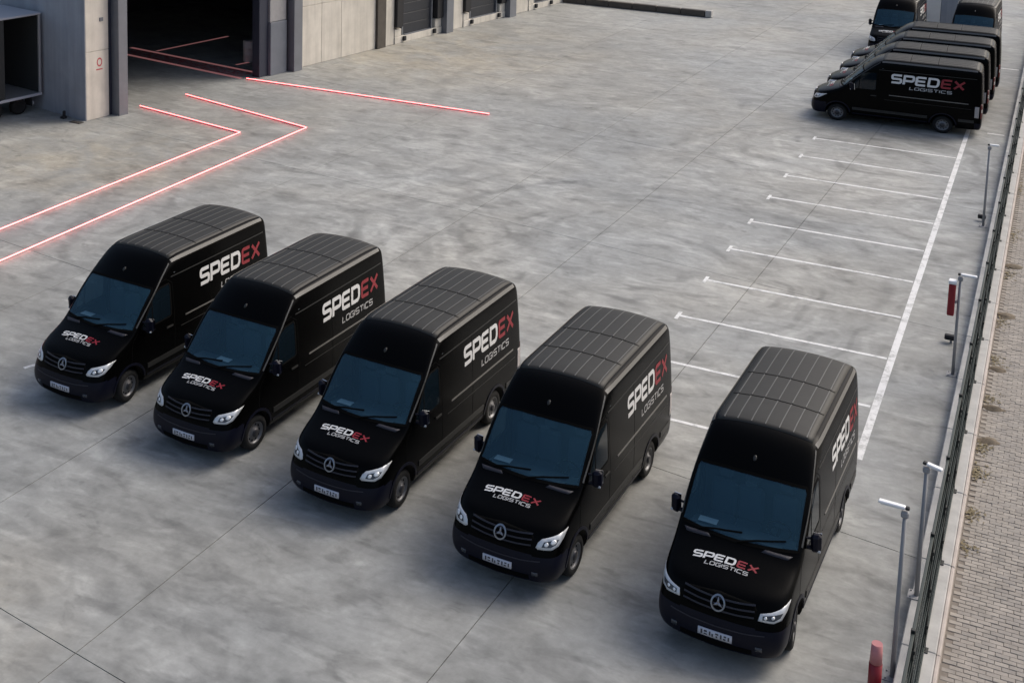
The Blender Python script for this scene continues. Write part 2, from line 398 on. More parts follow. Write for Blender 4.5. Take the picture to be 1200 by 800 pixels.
def line_on_ground(name, a, b, w, material, z=.004, parent=None):
    a = Vector((a[0], a[1])); b = Vector((b[0], b[1])); d = (b-a).normalized(); n = Vector((-d.y, d.x))*w/2
    P = [a-n, b-n, b+n, a+n]
    V = [(p.x, p.y, z) for p in P] + [(p.x, p.y, .0005) for p in P]
    return from_py(name, V, [(0, 1, 2, 3), (4, 5, 1, 0), (5, 6, 2, 1), (6, 7, 3, 2), (7, 4, 0, 3)], material, parent or ground)
BX0, BX1, BY0, BW = -7.967, -2.99, 48.765, 2.633
for i in range(10):
    y = BY0 - i*BW
    line_on_ground('bay_line', (BX0+.05, y), (BX1-.004, y), .10, 'white_paint')
    line_on_ground('bay_end_mark', (BX0, y-.24), (BX0, y+.24), .09, 'white_paint')
line_on_ground('boundary_line', (-2.89, 25.3), (-2.89, 53.2), .155, 'white_paint')
line_on_ground('bay_line', (-19.95, 20.35), (-19.75, 20.85), .10, 'white_paint')
line_on_ground('bay_line', (-2.2, 53.0), (-1.6, 53.0), .14, 'white_paint')
line_on_ground('bay_line', (-2.4, 66), (-1.6, 66), .14, 'white_paint')
# painted floor lines that run into the hall, given a faint added glow
line_on_ground('hall_floor_line', (-38.9, 46.50), (-31.6, 45.36), .20, 'leddim', .008)
line_on_ground('hall_floor_line', (-39.6, 47.78), (-31.8, 46.62), .20, 'leddim', .008)
line_on_ground('hall_floor_line', (-38.1, 47.8), (-37.3, 52.4), .14, 'leddim', .008)
line_on_ground('hall_floor_line', (-33.3, 47.4), (-33.0, 48.5), .14, 'leddim', .008)
line_on_ground('hall_floor_band', (-39.2, 47.14), (-31.8, 45.98), 1.08, 'red_paint', .004)

# ------------------------------------------------------------------ red yard lines, glow added as emissive tubes on made-up rails
def added_glow_line(pts, label):
    t = empty('light_line', (pts[0][0], pts[0][1], 0)); o = Vector((pts[0][0], pts[0][1], 0))
    P = []
    for a, b in zip(pts, pts[1:]):
        a = Vector((*a, .055)); b = Vector((*b, .055)); n = max(2, int((b-a).length/1.5))
        P += [a.lerp(b, k/n) for k in range(n)]
    P.append(Vector((*pts[-1], .055)))
    bm = bmesh.new(); bm_tube(bm, [p-o for p in P], .0145, 8); from_bm('glowing_tube', bm, 'led', t, True)
    bm = bmesh.new()
    for a, b in zip(pts, pts[1:]):
        d = (Vector(b)-Vector(a)); mtx = Matrix.Translation((a[0]-o.x, a[1]-o.y, 0)) @ Matrix.Rotation(math.atan2(d.y, d.x), 4, 'Z')
        bm_box(bm, (.02, -.008, .001), (d.length-.02, .006, .040), 0, mtx)
    from_bm('mounting_rail', bm, 'ledbase', t)
    tag(t, label, 'light line', 'red light lines in the yard')
added_glow_line([(-26.75, 21.5), (-26.68, 38.25), (-32.2, 39.35)], 'inner red light line bending towards the corner of the hall doorway')
added_glow_line([(-24.95, 20.0), (-24.95, 40.05), (-31.8, 41.75)], 'outer red light line bending at a right angle towards the doorway')
added_glow_line([(-31.3, 45.33), (-19.88, 45.41)], 'straight red light line running out from the right side of the doorway')

# ------------------------------------------------------------------ hall (building on the left)
FA = R(9.75); FO = Vector((-32.5, 37.05, 0))
hall = empty('warehouse_hall', FO, -FA)      # local: x = outwards, y = along the facade, z up
tag(hall, 'pale precast concrete warehouse with an open dark doorway and loading docks', 'building')
HH = 9.0
def hb(name, lo, hi, material, parent=None, bevel=0.): return box(name, lo, hi, material, parent or hall, bevel)
# door corner pier: end wall painted in its shaded tone, face in its lit one
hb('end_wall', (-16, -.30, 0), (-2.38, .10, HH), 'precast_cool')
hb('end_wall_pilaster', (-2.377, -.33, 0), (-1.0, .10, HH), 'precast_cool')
hb('end_wall_pilaster', (-.997, -.385, 0), (-.012, -.362, HH), 'precast_cool')  # thin shade-toned sheet covering the corner panel's end face
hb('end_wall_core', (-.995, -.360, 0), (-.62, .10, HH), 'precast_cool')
for k, (z0, z1) in enumerate(((0, 2.6), (2.612, 5.2), (5.212, 9.0))):
    hb('corner_panel', (-.617, -.36, z0), (.0, .72, z1), 'precast', bevel=.012)
hb('door_post', (-.5, .74, 0), (-.06, .90, HH), 'blue_steel')
hb('door_post', (-.35, .903, 0), (.36, 1.34, HH), 'grey_steel', bevel=.01)
# right jamb of the doorway
hb('door_post', (-.45, 8.95, 0), (-.03, 9.50, HH), 'blue_steel', bevel=.01)
hb('jamb_panel', (-.25, 9.52, 0), (.10, 10.55, 2.35), 'slate_panel', bevel=.01)
hb('jamb_panel', (-.25, 9.53, 2.37), (.06, 10.55, HH), 'galv', bevel=.01)
hb('jamb_recess', (-.3, 10.555, 0), (-.05, 10.75, HH), 'dock_rubber')
hb('door_post', (-.30, 10.753, 0), (.36, 11.30, HH), 'grey_steel', bevel=.01)
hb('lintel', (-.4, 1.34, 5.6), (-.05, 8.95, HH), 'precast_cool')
# wall panels right of the door
def wall_panels(s0, s1, zs, edges, dx=0.):
    for a, b in zip(edges, edges[1:]):
        for z0, z1 in zip(zs, zs[1:]):
            hb('wall_panel', (-.30, a+.006, z0+.006), (dx+random.uniform(-.004, .004), b-.006, z1-.006), 'precast', bevel=.012)
wall_panels(0, 0, (0, 2.75, 5.5, HH), (11.31, 13.0, 14.4, 16.95))
wall_panels(0, 0, (0, 2.75, 5.5, HH), (17.62, 18.4))
for a, b in ((16.96, 17.61),): hb('pilaster', (-.30, a, 0), (.12, b, HH), 'brown_steel', bevel=.01)
for a, b in ((22.35, 22.95), (28.35, 29.0)): hb('pilaster', (-.30, a, 0), (.36, b, HH), 'grey_steel', bevel=.01)
wall_panels(0, 0, (0, 2.75, 5.5, HH), (22.96, 24.3))
wall_panels(0, 0, (0, 2.75, 5.5, HH), (29.01, 30.8))
wall_panels(0, 0, (0, 2.75, 5.5, HH), (33.9, 36.0, 40, 44.6))
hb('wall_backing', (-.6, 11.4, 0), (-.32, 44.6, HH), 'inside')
def dock(s0, s1):
    d = None
    hb('dock_plinth', (-.28, s0, 0), (.05, s1, .34), 'precast', bevel=.015)
    hb('dock_head', (-.28, s0, 4.2), (.02, s1, HH), 'precast', bevel=.015)
    for a, b in ((s0+.01, s0+.55), (s1-.55, s1-.01)):
        hb('dock_cheek', (-.28, a, .345), (.03, b, .72 if a < s0+.2 else .80), 'precast', bevel=.02)
        hb('shelter_flap', (-.25, a, .83), (.16, b, 4.15), 'dock_rubber', bevel=.03)
    hb('shelter_head', (-.25, s0+.56, 3.5), (.16, s1-.56, 4.15), 'dock_rubber', bevel=.03)
    for a in (s0+.70, s1-.78): hb('door_track', (-.2, a, .36), (-.05, a+.08, 3.5), 'grey_steel')
    for k in range(6):
        hb('door_section', (-.22, s0+.82, .36+k*.52), (-.14, s1-.82, .36+k*.52+.508), 'dock_door', bevel=.012)
    for a in (s0+.60, s1-.80): hb('dock_bumper', (.055, a, .10), (.17, a+.20, .33), 'dock_rubber', bevel=.02)
    hb('leveller_lip', (-.12, s0+.85, .345), (.04, s1-.85, .372), 'grey_steel')
dock(18.41, 22.34); dock(24.31, 28.34); dock(30.81, 33.89)
hb('roof', (-16.2, -.45, HH+.003), (.45, 44.8, HH+.35), 'grey_steel')
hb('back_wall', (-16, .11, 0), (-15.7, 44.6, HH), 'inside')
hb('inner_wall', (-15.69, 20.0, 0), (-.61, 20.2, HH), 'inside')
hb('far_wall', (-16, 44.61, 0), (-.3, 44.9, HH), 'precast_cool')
hb('door_curtain', (-9, 9.6, 0), (-.5, 9.66, 0.001+HH-.1), 'inside') if False else None
# numeral-like red mark and a dark anchor plate on the lit pier
V = []; Fc = []
def ring2(cy, cz, r, w, n=14):
    b = len(V)
    for k in range(n):
        a = 2*math.pi*k/n
        V.append((.003, cy+r*math.cos(a), cz+1.35*r*math.sin(a))); V.append((.003, cy+(r-w)*math.cos(a), cz+1.35*(r-w)*math.sin(a)))
    for k in range(n): Fc.append((b+2*k, b+2*((k+1) % n), b+2*((k+1) % n)+1, b+2*k+1))
ring2(.28, 2.16, .13, .045)
b_ = len(V); V += [(.003, .12, 1.86), (.003, .42, 1.86), (.003, .42, 1.91), (.003, .12, 1.91)]; Fc.append((b_, b_+1, b_+2, b_+3))
from_py('red_mark', V, Fc, 'redmark', hall)
hb('anchor_plate', (.002, .30, 3.72), (.03, .46, 3.86), 'grey_steel')
for k, (s_, z_) in enumerate(((.2, .0), (.52, .0))):
    pass
# pale drum just inside the right jamb
drum = empty('drum', (-33.2, 48.3, 0)); bm = bmesh.new()
prof = [(0, 0), (.26, 0), (.28, .03), (.28, .32), (.295, .34), (.28, .36), (.28, .64), (.295, .66), (.28, .68), (.28, .95), (.26, .98), (0, .98)]
bm_lathe(bm, prof, (0, 0, 0), 20)
for v in bm.verts: v.co = Vector((v.co.x, v.co.z, v.co.y))
from_bm('shell', bm, 'drum', drum, True); cyl('lid', (0, 0, .985), (0, 0, 1.0), .25, 'galv', drum)
tag(drum, 'pale drum standing just inside the right jamb of the dark doorway', 'drum')
box_s = hb('wall_sign', (-1.0, 12.4, 2.2), (-.98, 12.6, 2.55), 'paper')
# small dark scraps at the foot of the corner pier
for (x, y, r, lab) in ((-33.55, 36.55, .16, 'small dark wheel stop at the foot of the shaded pier wall'), (-32.75, 36.35, .18, 'flat dark drain cover on the concrete in front of the corner pier')):
    o = empty('wheel_stop' if r < .17 else 'drain_cover', (x, y, 0))
    if r < .17:
        bm = bmesh.new(); bm_box(bm, (-.09, -.10, 0), (.09, .10, .09), .015); from_bm('foot', bm, 'dock_rubber', o)
        bm = bmesh.new(); bm_box(bm, (-.02, -.05, .092), (.07, .05, .30), .015); from_bm('upright', bm, 'dock_rubber', o)
        tag(o, lab, 'wheel stop')
    else:
        bm = bmesh.new(); bm_box(bm, (-.26, -.13, 0), (.26, .13, .02), .006); from_bm('frame', bm, 'dock_rubber', o)
        for k in range(5):
            bm = bmesh.new(); bm_box(bm, (-.22+k*.095, -.10, .021), (-.16+k*.095, .10, .03)); from_bm('slat', bm, 'brown_steel', o)
        tag(o, lab, 'drain cover')

# trailer standing in the corner beside the pier
tr = empty('box_trailer', (-35.08, 37.03, 0), -FA)     # local x outwards, y along facade; extends to -y and -x
tag(tr, 'dark open-sided box trailer with grey roof parked beside the corner pier', 'trailer')
TL = 9.0
box('floor_frame', (-2.5, -TL, .60), (0, 0, .70), 'alu', tr, .01)
box('side_rail', (.003, -TL, .62), (.04, 0, .72), 'trailroof', tr, .008)
box('roof', (-2.5, -TL, 3.765), (0.03, .02, 3.845), 'trailroof', tr, .015)
box('corner_post', (-.08, -.09, .71), (.02, 0, 3.76), 'alu', tr, .01)
box('corner_post', (-2.5, -.09, .71), (-2.42, 0, 3.76), 'alu', tr, .01)
box('end_panel', (-2.41, -.06, .71), (-.085, -.02, 3.76), 'trailer', tr)
box('back_panel', (-2.5, -TL, .71), (-2.46, -.10, 3.76), 'trailer', tr)
for k in range(9): box('curtain_strip', (-.05-.02*(k % 2), -1.6-.75*(k+1), .74), (-.03-.02*(k % 2), -1.6-.75*k-.01, 3.75), 'trailer', tr)
for (wx, wy) in ((-.22, -.95), (-.22, -2.0), (-2.28, -.95), (-2.28, -2.0)):
    bm = bmesh.new(); s = 1 if wx > -1 else -1
    for a in (0,):
        pr = [(.0, .0), (.17, .0), (.2, .04), (.29, .05), (.31, .0), (.31, -.2), (.28, -.22), (0, -.22)]
        bm_lathe(bm, [(r_, yy*s) for r_, yy in pr], (0, 0, 0), 20)
    for v in bm.verts: v.co = Vector((v.co.y, v.co.x, v.co.z)) + Vector((wx+.1*s, wy, .31))
    from_bm('wheel', bm, 'tyre', tr, True)
box('mud_flap', (-.45, -.45, .25), (-.02, -.42, .595), 'dock_rubber', tr)
box('light_bar', (-.5, -.40, .30), (-.02, -.34, .42), 'galv', tr)
box('support_leg', (-.15, -5.2, 0), (-.05, -5.1, .6), 'galv', tr)

# low dark barrier at the far end of the yard, with a pale end block
bar = empty('low_barrier', (-22.3, 71.3, 0)); tag(bar, 'long low dark brown barrier lying across the far end of the yard', 'barrier')
for k in range(6):
    x0 = -4.3+k*1.425
    box('barrier_beam', (x0+.008, -.16, 0), (x0+1.417, .16, .36+.01*(k % 2)), 'brown_steel', bar, .03)
box('end_block', (4.27, -.2, 0), (4.62, .2, .40), 'coping', bar, .03)

# far pillar between the vans at the top right
fp = empty('concrete_pillar', (-6.3, 74.0, 0)); tag(fp, 'tall pale concrete pillar behind the parked vans in the far corner', 'pillar')
box('lit_face', (-.45, -.30, 0), (.40, .30, 8), 'white_render', fp, .02)  # one concrete pillar, its lit and shaded tones painted on two blocks
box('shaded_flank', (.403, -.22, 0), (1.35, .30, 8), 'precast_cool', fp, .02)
box('wall_lamp', (.05, -.42, 3.2), (.22, -.303, 3.35), 'dock_rubber', fp, .01)

# ------------------------------------------------------------------ kerb wall, fence, brick walkway on the right
WX0, WX1, WZ = -1.41, -.875, .25
kw = empty('kerb_wall', (0, 0, 0)); tag(kw, 'low pale concrete kerb wall carrying the dark green fence', 'wall')
y = 12.0; k = 0
while y < 92:
    L_ = 2.5
    o = box('kerb_block', (WX0, y+.004, -.04), (WX1-.03, y+L_-.004, WZ+random.uniform(-.004, .004)), 'coping', kw, .015)
    o2 = box('kerb_edging', (WX1-.027, y+.004, -.04), (WX1+.03, y+L_-.004, WZ-.015+random.uniform(-.004, .004)), 'coping_pink', kw, .012)
    y += L_
fence = empty('mesh_fence', (-1.09, 12, WZ)); tag(fence, 'dark green wire mesh fence running along the kerb wall', 'fence')
FH = 1.85
bmp = bmesh.new()
for i in range(25):          # vertical wires of one 2.5 m panel
    yy = .05+i*.1; bm_cyl(bmp, (0, yy, .05), (0, yy, FH), .0035, 4, caps=False)
for z in (.06, .26, .28, .66, .86, .88, 1.26, 1.46, 1.48, FH-.03):
    bm_cyl(bmp, (.006, .02, z), (.006, 2.48, z), .0045, 4, caps=False)
for z in (.27, .87, 1.47):
    bm_cyl(bmp, (.03, .02, z), (.03, 2.48, z), .006, 4, caps=False)
me_panel = bpy.data.meshes.new('panel'); bmp.to_mesh(me_panel); bmp.free(); me_panel.materials.append(M['fence'])
bmp = bmesh.new(); bm_box(bmp, (-.03, -.03, 0), (.03, .03, FH+.06), .006)
bm_box(bmp, (-.07, -.07, 0), (.07, .07, .012))
me_post = bpy.data.meshes.new('post'); bmp.to_mesh(me_post); bmp.free(); me_post.materials.append(M['fence_post'])
bmp = bmesh.new(); bm_box(bmp, (-.045, -.045, -.03), (.045, .045, .03), .006)
me_clamp = bpy.data.meshes.new('clamp'); bmp.to_mesh(me_clamp); bmp.free(); me_clamp.materials.append(M['fence_post'])
bmp = bmesh.new(); bm_box(bmp, (-.022, .03, -.02), (.022, 2.47, .02), .006)
me_frail = bpy.data.meshes.new('rail'); bmp.to_mesh(me_frail); bmp.free(); me_frail.materials.append(M['fence'])
for i in range(31):
    p_ = link('post', me_post, None, fence); p_.location = (0, i*2.5, 0)
    for z in (.4, 1.0, 1.6):
        cpt = link('clamp', me_clamp, None, p_); cpt.location = (0, 0, z)
    if i < 30:
        for nm, me_, zz in (('wire_panel', me_panel, 0), ('rail', me_frail, FH), ('rail', me_frail, .05)):
            w = link(nm, me_, None, fence); w.location = (0, i*2.5, zz)

walk = from_py('walkway', [(WX1-.02, 10, -.012), (3.2, 10, -.012), (3.2, 95, -.012), (WX1-.02, 95, -.012)], [(0, 1, 2, 3)], 'bed')
tag(walk, kind='structure')
BL, BWd = .205, .105
me_br = []
for mname in ('brick', 'brick2', 'brick3'):
    bm = bmesh.new(); bm_box(bm, (-BL/2+.004, -BWd/2+.004, -.04), (BL/2-.004, BWd/2-.004, 0), .006)
    me = bpy.data.meshes.new('brick'); bm.to_mesh(me); bm.free(); me.materials.append(M[mname]); me_br.append(me)
rest = [([], []) for _ in range(3)]
cube_f = [(0, 1, 3, 2), (4, 6, 7, 5), (0, 4, 5, 1), (2, 3, 7, 6), (0, 2, 6, 4), (1, 5, 7, 3)]
row = 0; y = 18.3; nb = 0
while y < 66:
    x = WX1+.05+(BL/2 if row % 2 else 0)+BL/2
    while x < 2.2:
        vis = x < -.80 + (29.5-y)*.125+.2
        z = random.gauss(0, .0028); c3 = random.choices((0, 1, 2), (5, 4, 2))[0]
        if nb < 300 and y < 25.5 and x < (.55 - (y-18.3)*.05):
            o = link('brick', me_br[c3], None, walk); o.location = (x+random.gauss(0, .001), y, z); o.rotation_euler = (random.gauss(0, .012), random.gauss(0, .009), random.gauss(0, .008)); nb += 1
        elif y < 40 or x < .6:
            Vv, Ff = rest[c3]; b0 = len(Vv); tx = random.gauss(0, .006); ty = random.gauss(0, .01)
            for sx in (-1, 1):
                for sy in (-1, 1):
                    for zz in (-.04, 0):
                        Vv.append((x+sx*(BL/2-.005), y+sy*(BWd/2-.005), zz+z+sx*tx*.1+sy*ty*.05))
            Ff += [tuple(b0+i for i in f) for f in cube_f]
        x += BL
    y += BWd; row += 1
for k, (Vv, Ff) in enumerate(rest):
    o = from_py('bricks', Vv, Ff, ('brick', 'brick2', 'brick3')[k], walk); tag(o, kind='stuff')
# soil, dry leaves along the kerb
Vv, Ff = [], []
for (cy, n, sp) in ((23.1, 40, .22), (24.3, 70, .30), (25.9, 90, .32), (27.0, 70, .3), (29.3, 50, .3), (31.5, 60, .4), (34, 60, .5), (37.5, 60, .6), (41, 60, .8), (46, 60, 1.2)):
    for _ in range(n):
        x = WX1+.06+abs(random.gauss(0, .14)); yy = cy+random.gauss(0, sp*.5); z = random.uniform(.004, .03); a = random.uniform(0, 6.3); s = random.uniform(.02, .05)
        b0 = len(Vv); t_ = random.uniform(-.4, .4)
        for k in range(4):
            q = a+k*math.pi/2; rr = s*(1 if k % 2 == 0 else .5)
            Vv.append((x+rr*math.cos(q), yy+rr*math.sin(q), z+t_*rr*math.sin(q-a)))
        Ff.append((b0, b0+1, b0+2, b0+3))
tag(from_py('fallen_leaves', Vv, Ff, 'leaf'), 'dry leaves and dirt drifted against the kerb edge', 'leaves', kind='stuff')
def soil_heap(x, y, lx, ly, h, label):
    bm = bmesh.new(); n = 12; m_ = 5; rows = []
    for j in range(m_):
        r = 1-j/(m_-1); rows.append([bm.verts.new((lx*r*math.cos(2*math.pi*k/n)*random.uniform(.75, 1.2), ly*r*math.sin(2*math.pi*k/n)*random.uniform(.75, 1.2), h*(1-r**2)+random.uniform(-.006, .006))) for k in range(n)] if j < m_-1 else [bm.verts.new((0, 0, h))])
    for A, B in zip(rows, rows[1:]):
        for k in range(n):
            if len(B) > 1: bm.faces.new((A[k], A[(k+1) % n], B[(k+1) % n], B[k]))
            else: bm.faces.new((A[k], A[(k+1) % n], B[0]))
    o = from_bm('soil_heap', bm, 'soil', None, True); o.location = (x, y, 0)
    tag(o, label, 'soil', 'small soil heaps along the kerb edge')
soil_heap(-.62, 27.35, .22, .16, .06, 'small dark soil heap on the brick walk, nearest the camera')
soil_heap(-.62, 28.9, .24, .13, .07, 'dark soil heap by the kerb edging, second nearest the camera')
soil_heap(-.65, 31.0, .20, .16, .05, 'soil heap by the kerb edging, third from the near end')
soil_heap(-.64, 34.4, .22, .22, .06, 'soil heap by the kerb edging, fourth from the near end')
soil_heap(-.62, 38.2, .24, .25, .06, 'soil heap by the kerb edging, farthest from the camera')

# ------------------------------------------------------------------ lamp posts along the kerb
def lamp_post(x, y, h, arm, label, thin=False):
    t = empty('lamp_post', (x, y, 0))
    cyl('pole', (0, 0, .012), (0, 0, h), .038 if not thin else .05, 'galv', t, 14, .030)
    box('base_plate', (-.13, -.13, 0), (.13, .13, .012), 'galv', t)
    for sx in (-.09, .09):
        for sy in (-.09, .09): cyl('bolt', (sx, sy, .012), (sx, sy, .035), .012, 'galv', t, 6)
    bm = bmesh.new(); bm_box(bm, (-.055, -.05, h-.05), (.055, .05, h+.05), .02); from_bm('bracket', bm, 'galv', t)
    bm = bmesh.new()
    mt = Matrix.Translation((0, 0, h+.10)) @ Matrix.Rotation(arm[1], 4, 'Z') @ Matrix.Rotation(R(arm[2]), 4, 'Y')
    bm_box(bm, (0, -.045, -.02), (arm[0], .045, .025), .012, mt); hd = from_bm('lamp_head', bm, 'lampwhite', t)
    bm = bmesh.new(); bm_box(bm, (.06, -.035, -.028), (arm[0]-.04, .035, -.021), 0, mt); from_bm('diffuser', bm, 'lens', hd)
    bm = bmesh.new(); bm_box(bm, (-.06, -.035, -.022), (-.001, .035, .022), .01, mt); from_bm('driver_box', bm, 'dock_rubber', hd)
    tag(t, label, 'lamp post', 'lamp posts along the kerb wall'); return t
lamp_post(-1.46, 19.0, 2.62, (.38, math.pi-.05, 0), 'slim grey lamp post nearest the camera with long white head pointing into the yard')
lamp_post(-1.335, 20.85, 2.18, (.24, -.15, 8), 'slim grey lamp post with a stubby white head, second nearest the camera').location.z = WZ
p3 = lamp_post(-1.55, 30.2, 2.28, (.34, 0, 0), 'grey lamp post with a red box hanging below its white head')
p3.children[3].name = 'bracket'
rb = empty('red_box', (-1.70, 30.15, 1.42)); box('case', (-.075, -.08, 0), (.075, .08, .74), 'redbox', rb, .02); box('white_cap', (-.085, -.09, .742), (.085, .09, .82), 'lampwhite', rb, .012)
box('strap', (.076, -.03, .3), (.12, .03, .36), 'galv', rb)
tag(rb, 'red box with a white cap strapped to the lamp post', 'box')
lamp_post(-1.62, 41.4, 2.45, (.26, .1, 0), 'grey lamp post with a flat white head, farthest along the fence')
def bollard(x, y, h, label):
    t = empty('bollard', (x, y, 0)); cyl('tube', (0, 0, .02), (0, 0, h*.62), .095, 'redbox', t, 18); cyl('pale_sleeve', (0, 0, h*.62+.003), (0, 0, h), .090, 'palered', t, 18, .078)
    cyl('foot', (0, 0, 0), (0, 0, .02), .19, 'dock_rubber', t, 18); tag(t, label, 'bollard')
bollard(-1.66, 18.5, .80, 'red bollard with a pale pink top at the bottom edge of the yard')
for (x, y, lab) in ((-1.74, 32.0, 'small dark floodlight on the ground just beyond the red box'), (-1.66, 41.9, 'small dark floodlight on the ground near the far end of the fence')):
    t = empty('ground_floodlight', (x, y, 0)); bm = bmesh.new(); bm_box(bm, (-.15, -.07, .08), (.08, .07, .2), .02); from_bm('housing', bm, 'dock_rubber', t)
    bm = bmesh.new(); bm_cyl(bm, (0, 0, 0), (0, 0, .09), .03, 8); from_bm('stake', bm, 'galv', t); tag(t, lab, 'floodlight', 'ground floodlights by the fence')

# ------------------------------------------------------------------ the van
LEN = 5.92
def half_stations():
    S = []
    S.append([(-.10, .78, .27), (-.05, .83, .37), (-.03, .85, .58), (-.09, .83, .77), (-.14, .79, .90), (-.18, .77, 1.0), (-.23, .74, 1.08), (-.33, .66, 1.14)])
    S.append([(-.32, .93, .27), (-.26, .985, .37), (-.24, 1.005, .58), (-.33, .995, .79), (-.40, .985, .94), (-.47, .97, 1.07), (-.55, .90, 1.175), (-.54, .45, 1.23), (-.52, 0, 1.25)])
    S.append([(-.62, .94, .28), (-.60, .99, .38), (-.60, 1.005, .60), (-.70, 1.0, .85), (-.76, .985, 1.06), (-.82, .98, 1.21), (-.86, .91, 1.295), (-.84, .45, 1.35), (-.82, 0, 1.365)])
    S.append([(-1.1, .95, .28), (-1.1, 1.0, .38), (-1.1, 1.012, .60), (-1.1, 1.01, .95), (-1.10, 1.0, 1.17), (-1.13, .995, 1.34), (-1.12, .945, 1.41), (-1.05, .45, 1.44), (-1.03, 0, 1.45)])
    S.append([(-1.45, .95, .28), (-1.45, 1.0, .38), (-1.45, 1.015, .60), (-1.45, 1.015, 1.0), (-1.45, 1.005, 1.36), (-1.49, .985, 1.74), (-1.46, .94, 1.80), (-1.38, .45, 1.835), (-1.36, 0, 1.845)])
    S.append([(-1.8, .95, .28), (-1.8, 1.0, .38), (-1.8, 1.015, .60), (-1.8, 1.015, 1.03), (-1.8, 1.0, 1.5), (-1.84, .965, 2.08), (-1.81, .92, 2.14), (-1.71, .45, 2.18), (-1.69, 0, 2.19)])
    S.append([(-2.35, .95, .28), (-2.35, 1.0, .38), (-2.35, 1.015, .60), (-2.35, 1.015, 1.05), (-2.35, .995, 1.62), (-2.38, .915, 2.54), (-2.36, .85, 2.66), (-2.25, .44, 2.70), (-2.23, 0, 2.715)])
    for x in (-2.75, -3.6, -4.6, -5.55):
        S.append([(x, .95, .28), (x, 1.0, .38), (x, 1.015, .60), (x, 1.015, 1.05), (x, .993, 1.65), (x, .915, 2.54), (x, .85, 2.68), (x, .44, 2.735), (x, 0, 2.75)])
    S.append([(-5.83, .93, .30), (-5.86, .98, .38), (-5.86, .995, .60), (-5.86, .995, 1.05), (-5.84, .97, 1.65), (-5.79, .895, 2.48), (-5.76, .83, 2.61), (-5.74, .43, 2.66)])
    return S
FC = [(-.03, .27), (.015, .37), (.02, .58), (-.03, .77), (-.06, .90), (-.09, 1.0), (-.14, 1.085), (-.25, 1.155)]
RC = [(-5.85, .30), (-5.90, .38), (-5.90, .60), (-5.90, 1.05), (-5.88, 1.65), (-5.83, 2.47), (-5.79, 2.61), (-5.77, 2.68)]

def van_shell():
    S = half_stations(); bm = bmesh.new(); G = {}
    def v(co): return bm.verts.new(co)
    nS = len(S)
    cen = {}
    for i, st in enumerate(S):
        for j, (x, y, z) in enumerate(st):
            if y == 0: G[i, j, 1] = G[i, j, -1] = v((x, 0, z))
            else:
                for s in (1, -1): G[i, j, s] = v((x, y*s, z))
    F = [v((x, 0, z)) for x, z in FC]; B = [v((x, 0, z)) for x, z in RC]
    bot = []
    for i, st in enumerate(S):
        bot.append(F[0] if i == 0 else B[0] if i == nS-1 else v((st[0][0], 0, st[0][2])))
    def face(*q):
        q2 = []
        for a in q:
            if a not in q2: q2.append(a)
        bm.faces.new(q2)
    for s in (1, -1):
        for i in range(nS-1):
            n0, n1 = len(S[i]), len(S[i+1])
            for j in range(7): face(G[i, j, s], G[i, j+1, s], G[i+1, j+1, s], G[i+1, j, s])
            a8 = G.get((i, 8, s)) or F[7]; b8 = G.get((i+1, 8, s)) or B[7]
            face(G[i, 7, s], a8, b8, G[i+1, 7, s])
            face(G[i, 0, s], bot[i], bot[i+1], G[i+1, 0, s])
        for j in range(7):
            face(G[0, j, s], G[0, j+1, s], F[j+1], F[j])
            face(G[nS-1, j, s], G[nS-1, j+1, s], B[j+1], B[j])
    bmesh.ops.recalc_face_normals(bm, faces=bm.faces[:])
    # firmer roof-to-rear and sill edges
    cl = bm.edges.layers.float.new('crease_edge')
    for e in bm.edges:
        a, b = e.verts
        if a.co.x < -1.1 and b.co.x < -1.1 and abs(abs(a.co.y)-abs(b.co.y)) < .06 and a.co.z > 1.42 and b.co.z > 1.42 and abs(a.co.y) > .8 and abs(a.co.y) < .953: e[cl] = .35
        if abs(a.co.z-.28) < .03 and abs(b.co.z-.28) < .03: e[cl] = .6
        if a.co.x < -5.7 and b.co.x < -5.7 and (abs(a.co.y) > .7 and abs(b.co.y) > .7): e[cl] = .35
    me = bpy.data.meshes.new('shell'); bm.to_mesh(me); bm.free()
    o = bpy.data.objects.new('shell', me); COL.objects.link(o)
    ss = o.modifiers.new('s', 'SUBSURF'); ss.levels = 3; ss.render_levels = 3
    cb = bmesh.new()
    for wx in (FWX, RWX):
        for s in (1, -1): bm_cyl(cb, (wx, s*.60, .36), (wx, s*1.3, .36), .425, 40)
    cm = bpy.data.meshes.new('cut'); cb.to_mesh(cm); cb.free()
    co = bpy.data.objects.new('cut', cm); COL.objects.link(co)
    bo = o.modifiers.new('b', 'BOOLEAN'); bo.operation = 'DIFFERENCE'; bo.object = co; bo.solver = 'EXACT'
    dg = bpy.context.evaluated_depsgraph_get(); ev = o.evaluated_get(dg)
    res = bpy.data.meshes.new_from_object(ev)
    bo.show_viewport = False; dg = bpy.context.evaluated_depsgraph_get(); dg.update()
    full = bpy.data.meshes.new_from_object(o.evaluated_get(dg))
    bpy.data.objects.remove(o); bpy.data.objects.remove(co)
    return res, full
FWX, RWX = -1.0, -4.60
shell, fullshell = van_shell()
bmt = bmesh.new(); bmt.from_mesh(fullshell); TREE = BVHTree.FromBMesh(bmt); bmt.free()
